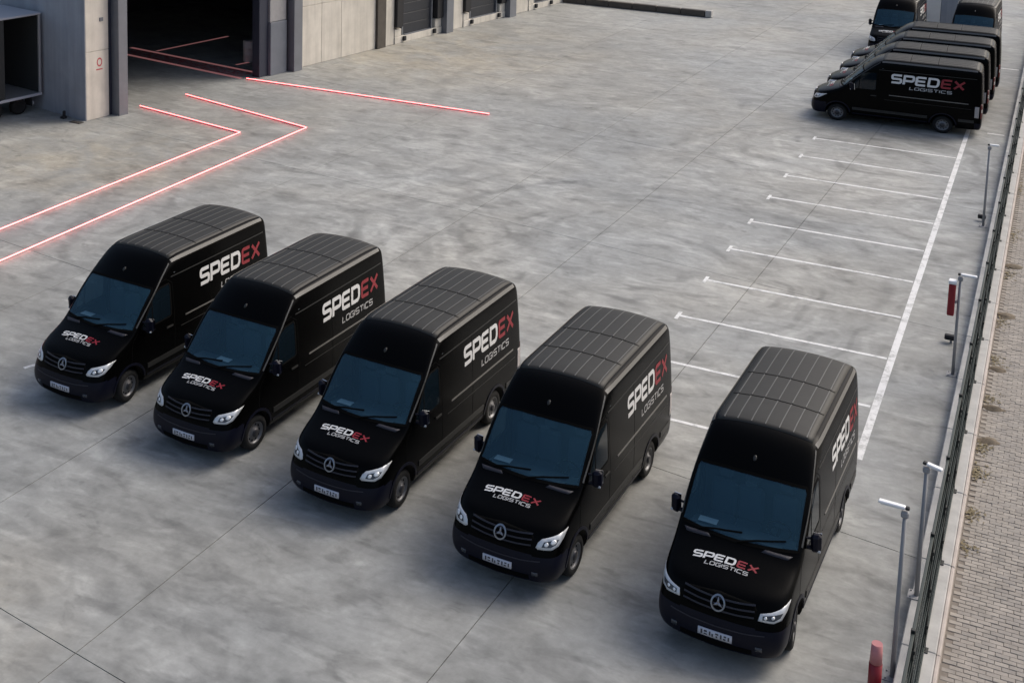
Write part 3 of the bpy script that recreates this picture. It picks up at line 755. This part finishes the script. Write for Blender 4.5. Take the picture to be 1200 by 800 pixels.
def cast(ax, a, b, off=0.):
    if ax == 'F': o, d = Vector((2, a, b)), Vector((-1, 0, 0))
    elif ax == 'L': o, d = Vector((a, 3, b)), Vector((0, -1, 0))
    elif ax == 'R': o, d = Vector((a, -3, b)), Vector((0, 1, 0))
    elif ax == 'T': o, d = Vector((a, b, 5)), Vector((0, 0, -1))
    elif ax in 'DE':          # roof edge, seen diagonally from the side
        q = 1 if ax == 'D' else -1; k = .70711
        o, d = Vector((a, q*(.87+2*k-b*k), 2.61+2*k+b*k)), Vector((0, -q*k, -k))
    elif ax in 'GH':          # windscreen pillar, seen diagonally from the front
        q = 1 if ax == 'G' else -1; k = .70711
        o, d = Vector((a*k+2*k, q*(-a*k+2*k), b)), Vector((-k, -q*k, 0))
    elif ax == 'B': o, d = Vector((-9, a, b)), Vector((1, 0, 0))
    loc, n, i, dist = TREE.ray_cast(o, d)
    if loc is None: return None
    if n.dot(d) > 0: n = -n
    return loc + n*off

def in_poly(x, y, P):
    r = False
    for (x1, y1), (x2, y2) in zip(P, P[1:]+P[:1]):
        if (y1 > y) != (y2 > y) and x < (x2-x1)*(y-y1)/(y2-y1)+x1: r = not r
    return r
def densify(P, step, closed=True):
    out = []
    pairs = zip(P, P[1:]+P[:1]) if closed else zip(P, P[1:])
    for a, b in pairs:
        a = Vector(a); b = Vector(b); n = max(1, int((b-a).length/step))
        out += [a.lerp(b, k/n) for k in range(n)]
    if not closed: out.append(Vector(P[-1]))
    return out
def patch(name, ax, P, off, material, step=.06, skirt=.0, parent=None):
    """sheet that follows the van's surface inside polygon P"""
    bd = densify(P, step); xs = [p[0] for p in P]; ys = [p[1] for p in P]; pts = list(bd)
    nx = int((max(xs)-min(xs))/step)+1; ny = int((max(ys)-min(ys))/step)+1
    for i in range(1, nx):
        for j in range(1, ny):
            q = Vector((min(xs)+(max(xs)-min(xs))*i/nx, min(ys)+(max(ys)-min(ys))*j/ny))
            if in_poly(q.x, q.y, [tuple(p) for p in P]) and min((q-b).length for b in bd) > step*.45: pts.append(q)
    n = len(bd)
    v2, _, f2, *_ = delaunay_2d_cdt(pts, [(i, (i+1) % n) for i in range(n)], [], 1, 1e-5)
    V = []; ok = []
    for p in v2:
        w = cast(ax, p.x, p.y, off); V.append(w if w else Vector((0, 0, -9))); ok.append(w is not None)
    Fs = [tuple(f) for f in f2 if all(ok[i] for i in f)]
    if skirt > 0:
        b0 = len(V)
        inn = [cast(ax, v2[i].x, v2[i].y, off-skirt) for i in range(n)]
        if all(inn):
            V += inn; Fs += [(i, (i+1) % n, b0+(i+1) % n, b0+i) for i in range(n)]
    me = bpy.data.meshes.new(name); me.from_pydata([tuple(v) for v in V], [], Fs); me.update()
    bm = bmesh.new(); bm.from_mesh(me); bmesh.ops.delete(bm, geom=[v for v in bm.verts if v.co.z < -5], context='VERTS')
    bmesh.ops.recalc_face_normals(bm, faces=bm.faces[:]); 
    ref = {'F': Vector((1, 0, 0)), 'L': Vector((0, 1, 0)), 'R': Vector((0, -1, 0)), 'T': Vector((0, 0, 1)), 'B': Vector((-1, 0, 0))}[ax]
    if sum((f.normal.dot(ref)*f.calc_area() for f in bm.faces)) < 0: bmesh.ops.reverse_faces(bm, faces=bm.faces[:])
    bm.to_mesh(me); bm.free()
    me.polygons.foreach_set('use_smooth', [True]*len(me.polygons))
    return link(name, me, material, parent)
def strip(name, ax, P, w, off, depth, material, parent=None, closed=False, step=.05):
    """bar that follows the surface along polyline P"""
    pts = densify(P, step, closed); n = len(pts); ringv = []
    V = []; Fs = []
    for i, p in enumerate(pts):
        a = pts[(i-1) % n] if closed or i > 0 else p; b = pts[(i+1) % n] if closed or i < n-1 else p
        d = (b-a).normalized(); nn = Vector((-d.y, d.x))*w/2
        q = [cast(ax, p.x+nn.x, p.y+nn.y, off), cast(ax, p.x-nn.x, p.y-nn.y, off), cast(ax, p.x-nn.x, p.y-nn.y, off-depth), cast(ax, p.x+nn.x, p.y+nn.y, off-depth)]
        if any(x is None for x in q): continue
        ringv.append(len(V)); V += q
    pr = list(zip(ringv, ringv[1:])) + ([(ringv[-1], ringv[0])] if closed else [])
    for a, b in pr:
        for k in range(4): Fs.append((a+k, b+k, b+(k+1) % 4, a+(k+1) % 4))
    if not closed: Fs += [(ringv[0], ringv[0]+1, ringv[0]+2, ringv[0]+3), (ringv[-1]+3, ringv[-1]+2, ringv[-1]+1, ringv[-1])]
    bm = bmesh.new(); vv = [bm.verts.new(v) for v in V]
    for f in Fs:
        try: bm.faces.new([vv[i] for i in f])
        except ValueError: pass
    return from_bm(name, bm, material, parent)
def word(name, ax, txt, origin, du, dv, width, height, material, parent, weight=.24, slant=.12, off=.004):
    """word laid on the surface: origin + u*du + v*dv in the cast plane"""
    V = []; Fs = []
    for qd in text_quads(txt, width, height, weight, .34, slant):
        b = len(V); ok = True; pp = []
        for (u, v_) in qd:
            w = cast(ax, origin[0]+du[0]*u+dv[0]*v_, origin[1]+du[1]*u+dv[1]*v_, off)
            if w is None: ok = False; break
            pp.append(w)
        if ok: V += pp; Fs.append((b, b+1, b+2, b+3))
    o = from_py(name, V, Fs, material, parent); return o

WS = [(-.925, 1.475), (-.45, 1.462), (0, 1.458), (.45, 1.462), (.925, 1.475), (.89, 2.12), (.855, 2.175), (.42, 2.215), (0, 2.225), (-.42, 2.215), (-.855, 2.175), (-.89, 2.12)]
SW = [(-1.36, 1.47), (-1.82, 2.08), (-2.0, 2.15), (-2.26, 2.16), (-2.30, 2.12), (-2.30, 1.48), (-2.26, 1.44), (-1.45, 1.42)]
def split_shell(me):
    """body, front bumper, rear bumper; window openings removed"""
    out = {}
    def sel(c, n):
        if n.x > .25 and c.z > 1.45 and c.x > -2.1 and in_poly(c.y, c.z, WSI): return 'cut'
        if abs(c.y) > .8 and abs(n.y) > .5 and in_poly(c.x, c.z, SWI): return 'cut'
        if c.x > -.62 and c.z < .73 and not (((c.x-FWX)**2+(c.z-.36)**2) < .43**2 and abs(c.y) < .93): return 'front_bumper'
        if c.x < -5.66 and c.z < .56: return 'rear_bumper'
        return 'body'
    def shrink(P, k):
        cx = sum(p[0] for p in P)/len(P); cy = sum(p[1] for p in P)/len(P)
        return [(cx+(p[0]-cx)*k, cy+(p[1]-cy)*k) for p in P]
    WSI = shrink(WS, .955); SWI = shrink(SW, .93)
    for key in ('body', 'front_bumper', 'rear_bumper'):
        bm = bmesh.new(); bm.from_mesh(me)
        bmesh.ops.delete(bm, geom=[f for f in bm.faces if sel(f.calc_center_median(), f.normal) != key], context='FACES')
        m2 = bpy.data.meshes.new(key); bm.to_mesh(m2); bm.free()
        m2.materials.clear(); m2.polygons.foreach_set('use_smooth', [True]*len(m2.polygons)); out[key] = m2
    return out
SPLIT = split_shell(shell)

def build_van(style, side_x0, side_w):
    t = empty('van')
    body = link('body', SPLIT['body'], 'paint', t)
    fb = link('front_bumper', SPLIT['front_bumper'], 'plastic', t); rbp = link('rear_bumper', SPLIT['rear_bumper'], 'plastic', t)
    # glazing
    ws = patch('windscreen', 'F', WS, .003, 'glass', .07, 0, t)
    strip('windscreen_frame', 'F', WS, .035, .007, .02, 'seam', ws, True)
    for sx, ax in ((1, 'L'), (-1, 'R')):
        g = patch('side_window', ax, SW, .003, 'sglass', .08, 0, t)
        strip('window_frame', ax, SW, .035, .006, .016, 'seam', g, True)
        strip('window_divider', ax, [(-1.70, 1.44), (-1.72, 1.93)], .025, .006, .012, 'seam', g)
        # door seams, handle, trims
        d = strip('door_seam', ax, [(-1.05, .75), (-1.10, 1.25), (-1.28, 1.42)], .012, .0015, .008, 'seam', t)
        strip('door_seam', ax, [(-2.40, .42), (-2.40, 1.2), (-2.38, 2.15), (-2.20, 2.28), (-1.95, 2.24)], .012, .0015, .008, 'seam', t)
        strip('door_seam', ax, [(-3.62, .42), (-3.62, 2.3)], .012, .0015, .008, 'seam', t)
        h = strip('door_handle', ax, [(-2.12, 1.22), (-2.32, 1.22)], .035, .03, .02, 'trim', t)
        strip('slide_rail', ax, [(-2.75, 1.30), (-5.40, 1.30)], .03, .010, .02, 'slide', t)
        strip('swage_line', ax, [(-2.35, 2.28), (-5.62, 2.30)], .022, .006, .016, 'trim', t)
        strip('swage_line', ax, [(-2.6, 1.10), (-5.5, 1.10)], .012, .004, .012, 'trim', t)
        strip('side_moulding', ax, [(-1.52, .60), (-4.08, .60)], .11, .014, .026, 'trim', t)
        strip('side_moulding', ax, [(-5.10, .62), (-5.62, .62)], .11, .014, .026, 'trim', t)
        strip('sill', ax, [(-1.52, .40), (-4.08, .40)], .05, .010, .02, 'plastic', t)
        # wheel arch lips
        for wx in (FWX, RWX):
            P = [(wx+.45*math.cos(R(a)), .36+.45*math.sin(R(a))) for a in range(-8, 189, 12)]
            P = [p for p in P if p[1] > .33]
            strip('wheel_arch_lip', ax, P, .05, .012, .03, 'plastic', t)
        # lamps
        s = sx
        if style == 'a':
            HL = [(.62, .86), (.655, .835), (.87, .835), (.935, .875), (.965, .97), (.975, 1.075), (.91, 1.035), (.80, 1.01), (.695, .985), (.645, .93)]
            IN = [(.71, .87), (.84, .868), (.90, .90), (.925, .965), (.86, .97), (.735, .945)]
            BULB = [(.775, .91, .030), (.865, .94, .036)]
        else:
            HL = [(.60, .85), (.82, .835), (.91, .865), (.955, .96), (.97, 1.06), (.89, 1.005), (.77, .97), (.62, .945)]
            IN = [(.66, .87), (.82, .862), (.89, .895), (.915, .95), (.78, .935), (.66, .92)]
            BULB = [(.70, .895, .022), (.80, .905, .022)]
        hl = patch('headlight', 'F', [(p[0]*s, p[1]) for p in HL], .010, 'lamp', .05, .03, t)
        patch('lamp_well', 'F', [(p[0]*s, p[1]) for p in IN], .013, 'lampdark', .04, 0, hl)
        for (by, bz, br) in BULB:
            patch('bulb', 'F', [(s*(by+br*math.cos(R(a))), bz+br*math.sin(R(a))) for a in range(0, 360, 30)], .018, 'lens', .03, .006, hl)
        tl = patch('tail_light', 'B', [(s*.83, .75), (s*.97, .75), (s*.965, 1.32), (s*.84, 1.32)], .012, 'taill', .06, .03, t)
        patch('clear_lens', 'B', [(s*.85, .98), (s*.95, .98), (s*.95, 1.12), (s*.85, 1.12)], .016, 'tailw', .05, 0, tl)
        patch('side_marker', ax, [(-5.62, .78), (-5.76, .78), (-5.76, 1.22), (-5.62, 1.22)], .006, 'tailw', .05, .01, tl)
        # pale strips that paint the sky's sheen on roof edge and windscreen pillar
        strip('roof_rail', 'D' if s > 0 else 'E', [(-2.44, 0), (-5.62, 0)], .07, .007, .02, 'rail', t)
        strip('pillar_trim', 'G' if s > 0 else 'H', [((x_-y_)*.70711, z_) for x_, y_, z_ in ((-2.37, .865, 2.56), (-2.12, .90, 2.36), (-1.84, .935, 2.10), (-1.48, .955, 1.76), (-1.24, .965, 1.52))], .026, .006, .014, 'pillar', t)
        # mirror
        mr = empty('mirror'); mr.parent = t
        bm = bmesh.new(); bm_box(bm, (-1.52, s*1.05, 1.38), (-1.38, s*1.205, 1.69), .045) if s > 0 else bm_box(bm, (-1.52, -1.205, 1.38), (-1.38, -1.05, 1.69), .045)
        for v in bm.verts:
            v.co.x -= .10*max(0, abs(v.co.y)-1.1)/.2*.6 + (1.55-v.co.z)*.1
        from_bm('mirror_housing', bm, 'plastic', mr)
        bm = bmesh.new(); bm_cyl(bm, (-1.42, s*.97, 1.46), (-1.46, s*1.09, 1.44), .035, 8); bm_cyl(bm, (-1.42, s*.97, 1.60), (-1.46, s*1.09, 1.60), .02, 8); from_bm('mirror_arm', bm, 'plastic', mr)
        bm = bmesh.new(); y0, y1 = sorted((s*1.065, s*1.19)); bm_box(bm, (-1.545, y0, 1.42), (-1.530, y1, 1.66), 0); 
        for v in bm.verts: v.co.x -= .10*max(0, abs(v.co.y)-1.1)/.2*.6 + (1.55-v.co.z)*.1
        from_bm('mirror_glass', bm, 'mirrorglass', mr)
        bm = bmesh.new(); bm_box(bm, (-1.38, min(s*1.15, s*1.206), 1.40), (-1.362, max(s*1.15, s*1.206), 1.44), .008)
        for v in bm.verts: v.co.x -= .06
        from_bm('indicator', bm, 'lamp', mr)
        # cowl vents and wipers
        patch('cowl_vent', 'F', [(s*.80, 1.385), (s*.86, 1.42), (s*.45, 1.445), (s*.40, 1.415)], .006, 'cowl', .05, .01, t)
    strip('wiper', 'F', [(.02, 1.455), (.30, 1.51), (.72, 1.565)], .018, .022, .015, 'seam', t)
    strip('wiper', 'F', [(-.62, 1.46), (-.35, 1.51), (.06, 1.555)], .018, .022, .015, 'seam', t)
    # roof: forehead cap, sheet, ribs, seams
    rp = patch('roof_panel', 'T', [(-2.44, -.79), (-2.44, .79), (-5.67, .80), (-5.67, -.80)], .006, 'roofp', .12, .012, t)
    for x0, x1 in ((-2.50, -3.35), (-3.41, -4.28), (-4.34, -5.60)):
        for y in (-.68, -.46, -.23, 0, .23, .46, .68):
            strip('rib', 'T', [(x0, y), (x1, y)], .016, .016, .012, 'rib', rp, step=.2)
    for x in (-3.38, -4.31): strip('roof_seam', 'T', [(x, -.77), (x, .77)], .02, .010, .008, 'seam', rp, step=.1)
    patch('marker_lamp', 'F', [(.0+.03*math.cos(R(a)), 2.40+.035*math.sin(R(a))) for a in range(0, 360, 40)], .012, 'trim', .03, .012, t)
    # grille and emblem
    gr = patch('grille', 'F', [(-.53, .84), (-.40, .80), (0, .785), (.40, .80), (.53, .84), (.57, .98), (.52, 1.05), (0, 1.09), (-.52, 1.05), (-.57, .98)], .005, 'seam', .05, .01, t)
    for z in (.85, .93, 1.01): strip('slat', 'F', [(-.54, z+.025), (-.3, z+.008), (0, z), (.3, z+.008), (.54, z+.025)], .022, .020, .016, 'cowl', gr)
    ez = .945
    ring = [(.100*math.cos(R(a)), ez+.100*math.sin(R(a))) for a in range(0, 360, 15)]
    em = strip('emblem_ring', 'F', ring, .022, .034, .03, 'chrome', gr, True, .02)
    for a in (90, 210, 330):
        p = [(.088*math.cos(R(a)), ez+.088*math.sin(R(a))), (.024*math.cos(R(a+60)), ez+.024*math.sin(R(a+60))), (0, ez), (.024*math.cos(R(a-60)), ez+.024*math.sin(R(a-60)))]
        patch('emblem_star', 'F', p, .032, 'chrome', .03, .02, gr)
    # bumper details and plate
    strip('lower_intake', 'F', [(-.55, .36), (0, .345), (.55, .36)], .09, .004, .01, 'seam', fb)
    strip('bumper_crease', 'F', [(-.72, .66), (-.4, .63), (0, .62), (.4, .63), (.72, .66)], .016, .008, .014, 'cowl', fb)
    for s in (1, -1): patch('fog_lamp', 'F', [(s*.60, .40), (s*.70, .40), (s*.70, .47), (s*.60, .47)], .006, 'lampdark', .04, .01, fb)
    npl = patch('number_plate', 'F', [(-.26, .435), (.26, .435), (.26, .545), (-.26, .545)], .022, 'plate', .08, .02, fb)
    Vq, Fq = [], []
    for k, (a, b, z0, z1) in enumerate(((-.215, -.185, .455, .525), (-.165, -.115, .455, .475), (-.165, -.115, .495, .525), (-.085, -.06, .46, .525), (-.045, -.02, .455, .50), (.01, .06, .50, .525), (.02, .045, .455, .485), (.085, .11, .455, .525), (.13, .17, .455, .48), (.14, .18, .50, .525), (.20, .225, .46, .52))):
        b0 = len(Vq)
        for (yy, zz) in ((a, z0), (b, z0), (b, z1), (a, z1)): Vq.append(cast('F', yy, zz, .024))
        Fq.append((b0, b0+1, b0+2, b0+3))
    from_py('plate_marks', Vq, Fq, 'platemark', npl)
    # lettering: both sides and bonnet
    def logo(ax, o, du, dv, w, h, offs):
        word('white_lettering', ax, 'SPED', o, du, dv, w*.645, h, 'letterw', t, .27, .10, offs)
        o2 = (o[0]+du[0]*w*.70, o[1]+du[1]*w*.70)
        word('red_lettering', ax, 'EX', o2, du, dv, w*.30, h, 'letterr', t, .25, .10, offs)
    zc = 1.80
    logo('L', (side_x0, zc), (-1, 0), (0, 1), side_w, .31, .004)
    logo('R', (side_x0-side_w, zc), (1, 0), (0, 1), side_w, .31, .004)
    sw = side_w*.56
    word('small_lettering', 'L', 'LOGISTICS', (side_x0-side_w*.33, 1.50), (-1, 0), (0, 1), sw, .12, 'letterg', t, .22, .10)
    word('small_lettering', 'R', 'LOGISTICS', (side_x0-side_w*.67-sw+side_w*.34, 1.50), (1, 0), (0, 1), sw, .12, 'letterg', t, .22, .10)
    logo('T', (-.63, -.57), (0, 1), (-1, 0), .99, .095, .005)
    word('small_lettering', 'T', 'LOGISTICS', (-.535, -.36), (0, 1), (-1, 0), .66, .055, 'letterg', t, .24, .10, .005)
    # wheels
    for wx in (FWX, RWX):
        for s in (1, -1):
            w = empty('wheel', (wx, s*.975, .345)); w.parent = t
            bm = bmesh.new(); bm_lathe(bm, [(.215, -.01*s), (.23, .005*s), (.30, .005*s), (.335, -.02*s), (.345, -.05*s), (.345, -.17*s), (.335, -.20*s), (.30, -.22*s), (.215, -.21*s)], (0, 0, 0), 32)
            from_bm('tyre', bm, 'tyre', w, True)
            bm = bmesh.new(); bm_lathe(bm, [(.222, -.006*s), (.205, -.004*s), (.200, -.03*s), (.165, -.055*s), (.10, -.03*s), (.085, -.012*s), (.0, -.012*s)], (0, 0, 0), 32)
            from_bm('rim', bm, 'rim', w, True)
            bm = bmesh.new(); bm_lathe(bm, [(.085, -.011*s), (.075, .012*s), (.03, .02*s), (0, .02*s)], (0, 0, 0), 16); from_bm('hub', bm, 'hub', w, True)
            bm = bmesh.new()
            for k in range(10):
                a = 2*math.pi*k/10; p = Vector((.158*math.cos(a), 0, .158*math.sin(a)))
                bm_cyl(bm, p+Vector((0, -.062*s, 0)), p+Vector((0, -.046*s, 0)), .02, 8)
            from_bm('rim_holes', bm, 'seam', w)
    # cabin
    bm = bmesh.new(); bm_box(bm, (-1.62, -.86, 1.05), (-1.12, .86, 1.44), .05)
    for v in bm.verts:
        if v.co.x < -1.4: v.co.z -= .06
    from_bm('dashboard', bm, 'dash', t)
    for y in (.48, -.10, -.55):
        st = empty('seat'); st.parent = t
        bm = bmesh.new(); bm_box(bm, (-2.28, y-.22, .95), (-1.85, y+.22, 1.12), .04); from_bm('cushion', bm, 'seat', st)
        bm = bmesh.new(); bm_box(bm, (-2.36, y-.22, 1.10), (-2.22, y+.22, 1.70), .05); from_bm('backrest', bm, 'seat', st)
        bm = bmesh.new(); bm_box(bm, (-2.36, y-.12, 1.74), (-2.26, y+.12, 1.92), .04); from_bm('headrest', bm, 'seat', st)
    bm = bmesh.new(); pts = [(-1.80+.06*math.sin(R(a)), .48+.19*math.cos(R(a)), 1.36+.18*math.sin(R(a))) for a in range(0, 361, 20)]; bm_tube(bm, pts, .016, 6); bm_cyl(bm, (-1.82, .48, 1.36), (-1.55, .48, 1.28), .03, 8); from_bm('steering_wheel', bm, 'seam', t, True)
    bm = bmesh.new(); bm_box(bm, (-2.50, -.93, .6), (-2.46, .93, 2.35), 0); from_bm('bulkhead', bm, 'dash', t)
    bm = bmesh.new(); bm_box(bm, (-1.42, -.68, 1.46), (-1.27, -.38, 1.467), 0, Matrix.Identity(4)); from_bm('dash_paper', bm, 'paper', t)
    bm = bmesh.new(); bm_box(bm, (-1.80, -.10, 1.98), (-1.77, .10, 2.05), .01); from_bm('inside_mirror', bm, 'dash', t)
    return t

def copy_tree(o, parent=None):
    q = o.copy(); COL.objects.link(q); q.parent = parent
    for ch in list(o.children): copy_tree(ch, q)
    return q
vanA = build_van('a', -3.30, 2.12)
vanB = build_van('b', -3.34, 2.16)
vanC = copy_tree(vanA)       # far vans carry wider side lettering
for ch in list(vanC.children):
    if ch.name.split('.')[0] in ('white_lettering', 'red_lettering', 'small_lettering') and max(v.co.z for v in ch.data.vertices) > 1.4: bpy.data.objects.remove(ch)
def logo_far(t, x0, w):
    word('white_lettering', 'L', 'SPED', (x0, 1.84), (-1, 0), (0, 1), w*.645, .30, 'letterw', t, .27, .10)
    word('red_lettering', 'L', 'EX', (x0-w*.70, 1.84), (-1, 0), (0, 1), w*.30, .30, 'letterr', t, .25, .10)
    word('small_lettering', 'L', 'LOGISTICS', (x0-w*.26, 1.62), (-1, 0), (0, 1), w*.58, .10, 'letterg', t, .22, .10)
logo_far(vanC, -2.80, 2.40)
def vary(t, steer, paper):
    for ch in t.children:
        nm = ch.name.split('.')[0]
        if nm == 'wheel' and ch.location.x > -2: ch.rotation_euler = (0, 0, R(steer))
        if nm == 'dash_paper': ch.location = (0, paper, 0)
    return t
def place(t, x, y, th, label, group, dy=-.06, sc=(1, 1, 1)):
    t.location = (x - dy*math.sin(th), y + dy*math.cos(th), 0); t.rotation_euler = (0, 0, th); t.scale = sc
    tag(t, label, 'van', group)
FS = (1.085, 1, .97)
G1 = 'black delivery vans in the front row'; G2 = 'black delivery vans at the far end'
place(vary(vanA, 5, 0), -17.91, 19.321, -1.633, 'black high-roof delivery van at the left end of the front row', G1)
place(vary(copy_tree(vanA), -4, .45), -14.485, 18.975, -1.628, 'black delivery van second from the left in the front row', G1)
place(vary(copy_tree(vanA), 2, .02), -11.022, 18.574, -1.630, 'black delivery van in the middle of the front row of five', G1)
place(vary(copy_tree(vanA), -2, -.04), -7.502, 18.136, -1.615, 'black delivery van second from the right in the front row', G1)
place(vary(vanB, 6, -.02), -3.861, 18.006, -1.605, 'black delivery van with slim headlights, nearest the fence in the front row', G1)
place(vanC, -8.80, 52.75, 3.185, 'black van side-on at the top right, its whole lettered flank showing', G2, sc=FS)
place(copy_tree(vanC), -8.73, 55.45, 3.185, 'second side-on black van, directly behind the fully visible lettered one', G2, sc=FS)
place(copy_tree(vanC), -8.66, 58.15, 3.185, 'third side-on black van in the far stack, mostly hidden but its roof', G2, sc=FS)
place(copy_tree(vanC), -8.60, 60.85, 3.185, 'farthest side-on black van, only its roof edge showing above the others', G2, sc=FS)
place(copy_tree(vanA), -7.38, 64.9, -1.60, 'black van facing the camera behind the side-on vans, left of the pillar', G2)
place(copy_tree(vanA), -3.80, 65.4, -1.60, 'black van facing the camera behind the side-on vans, right of the pillar', G2)
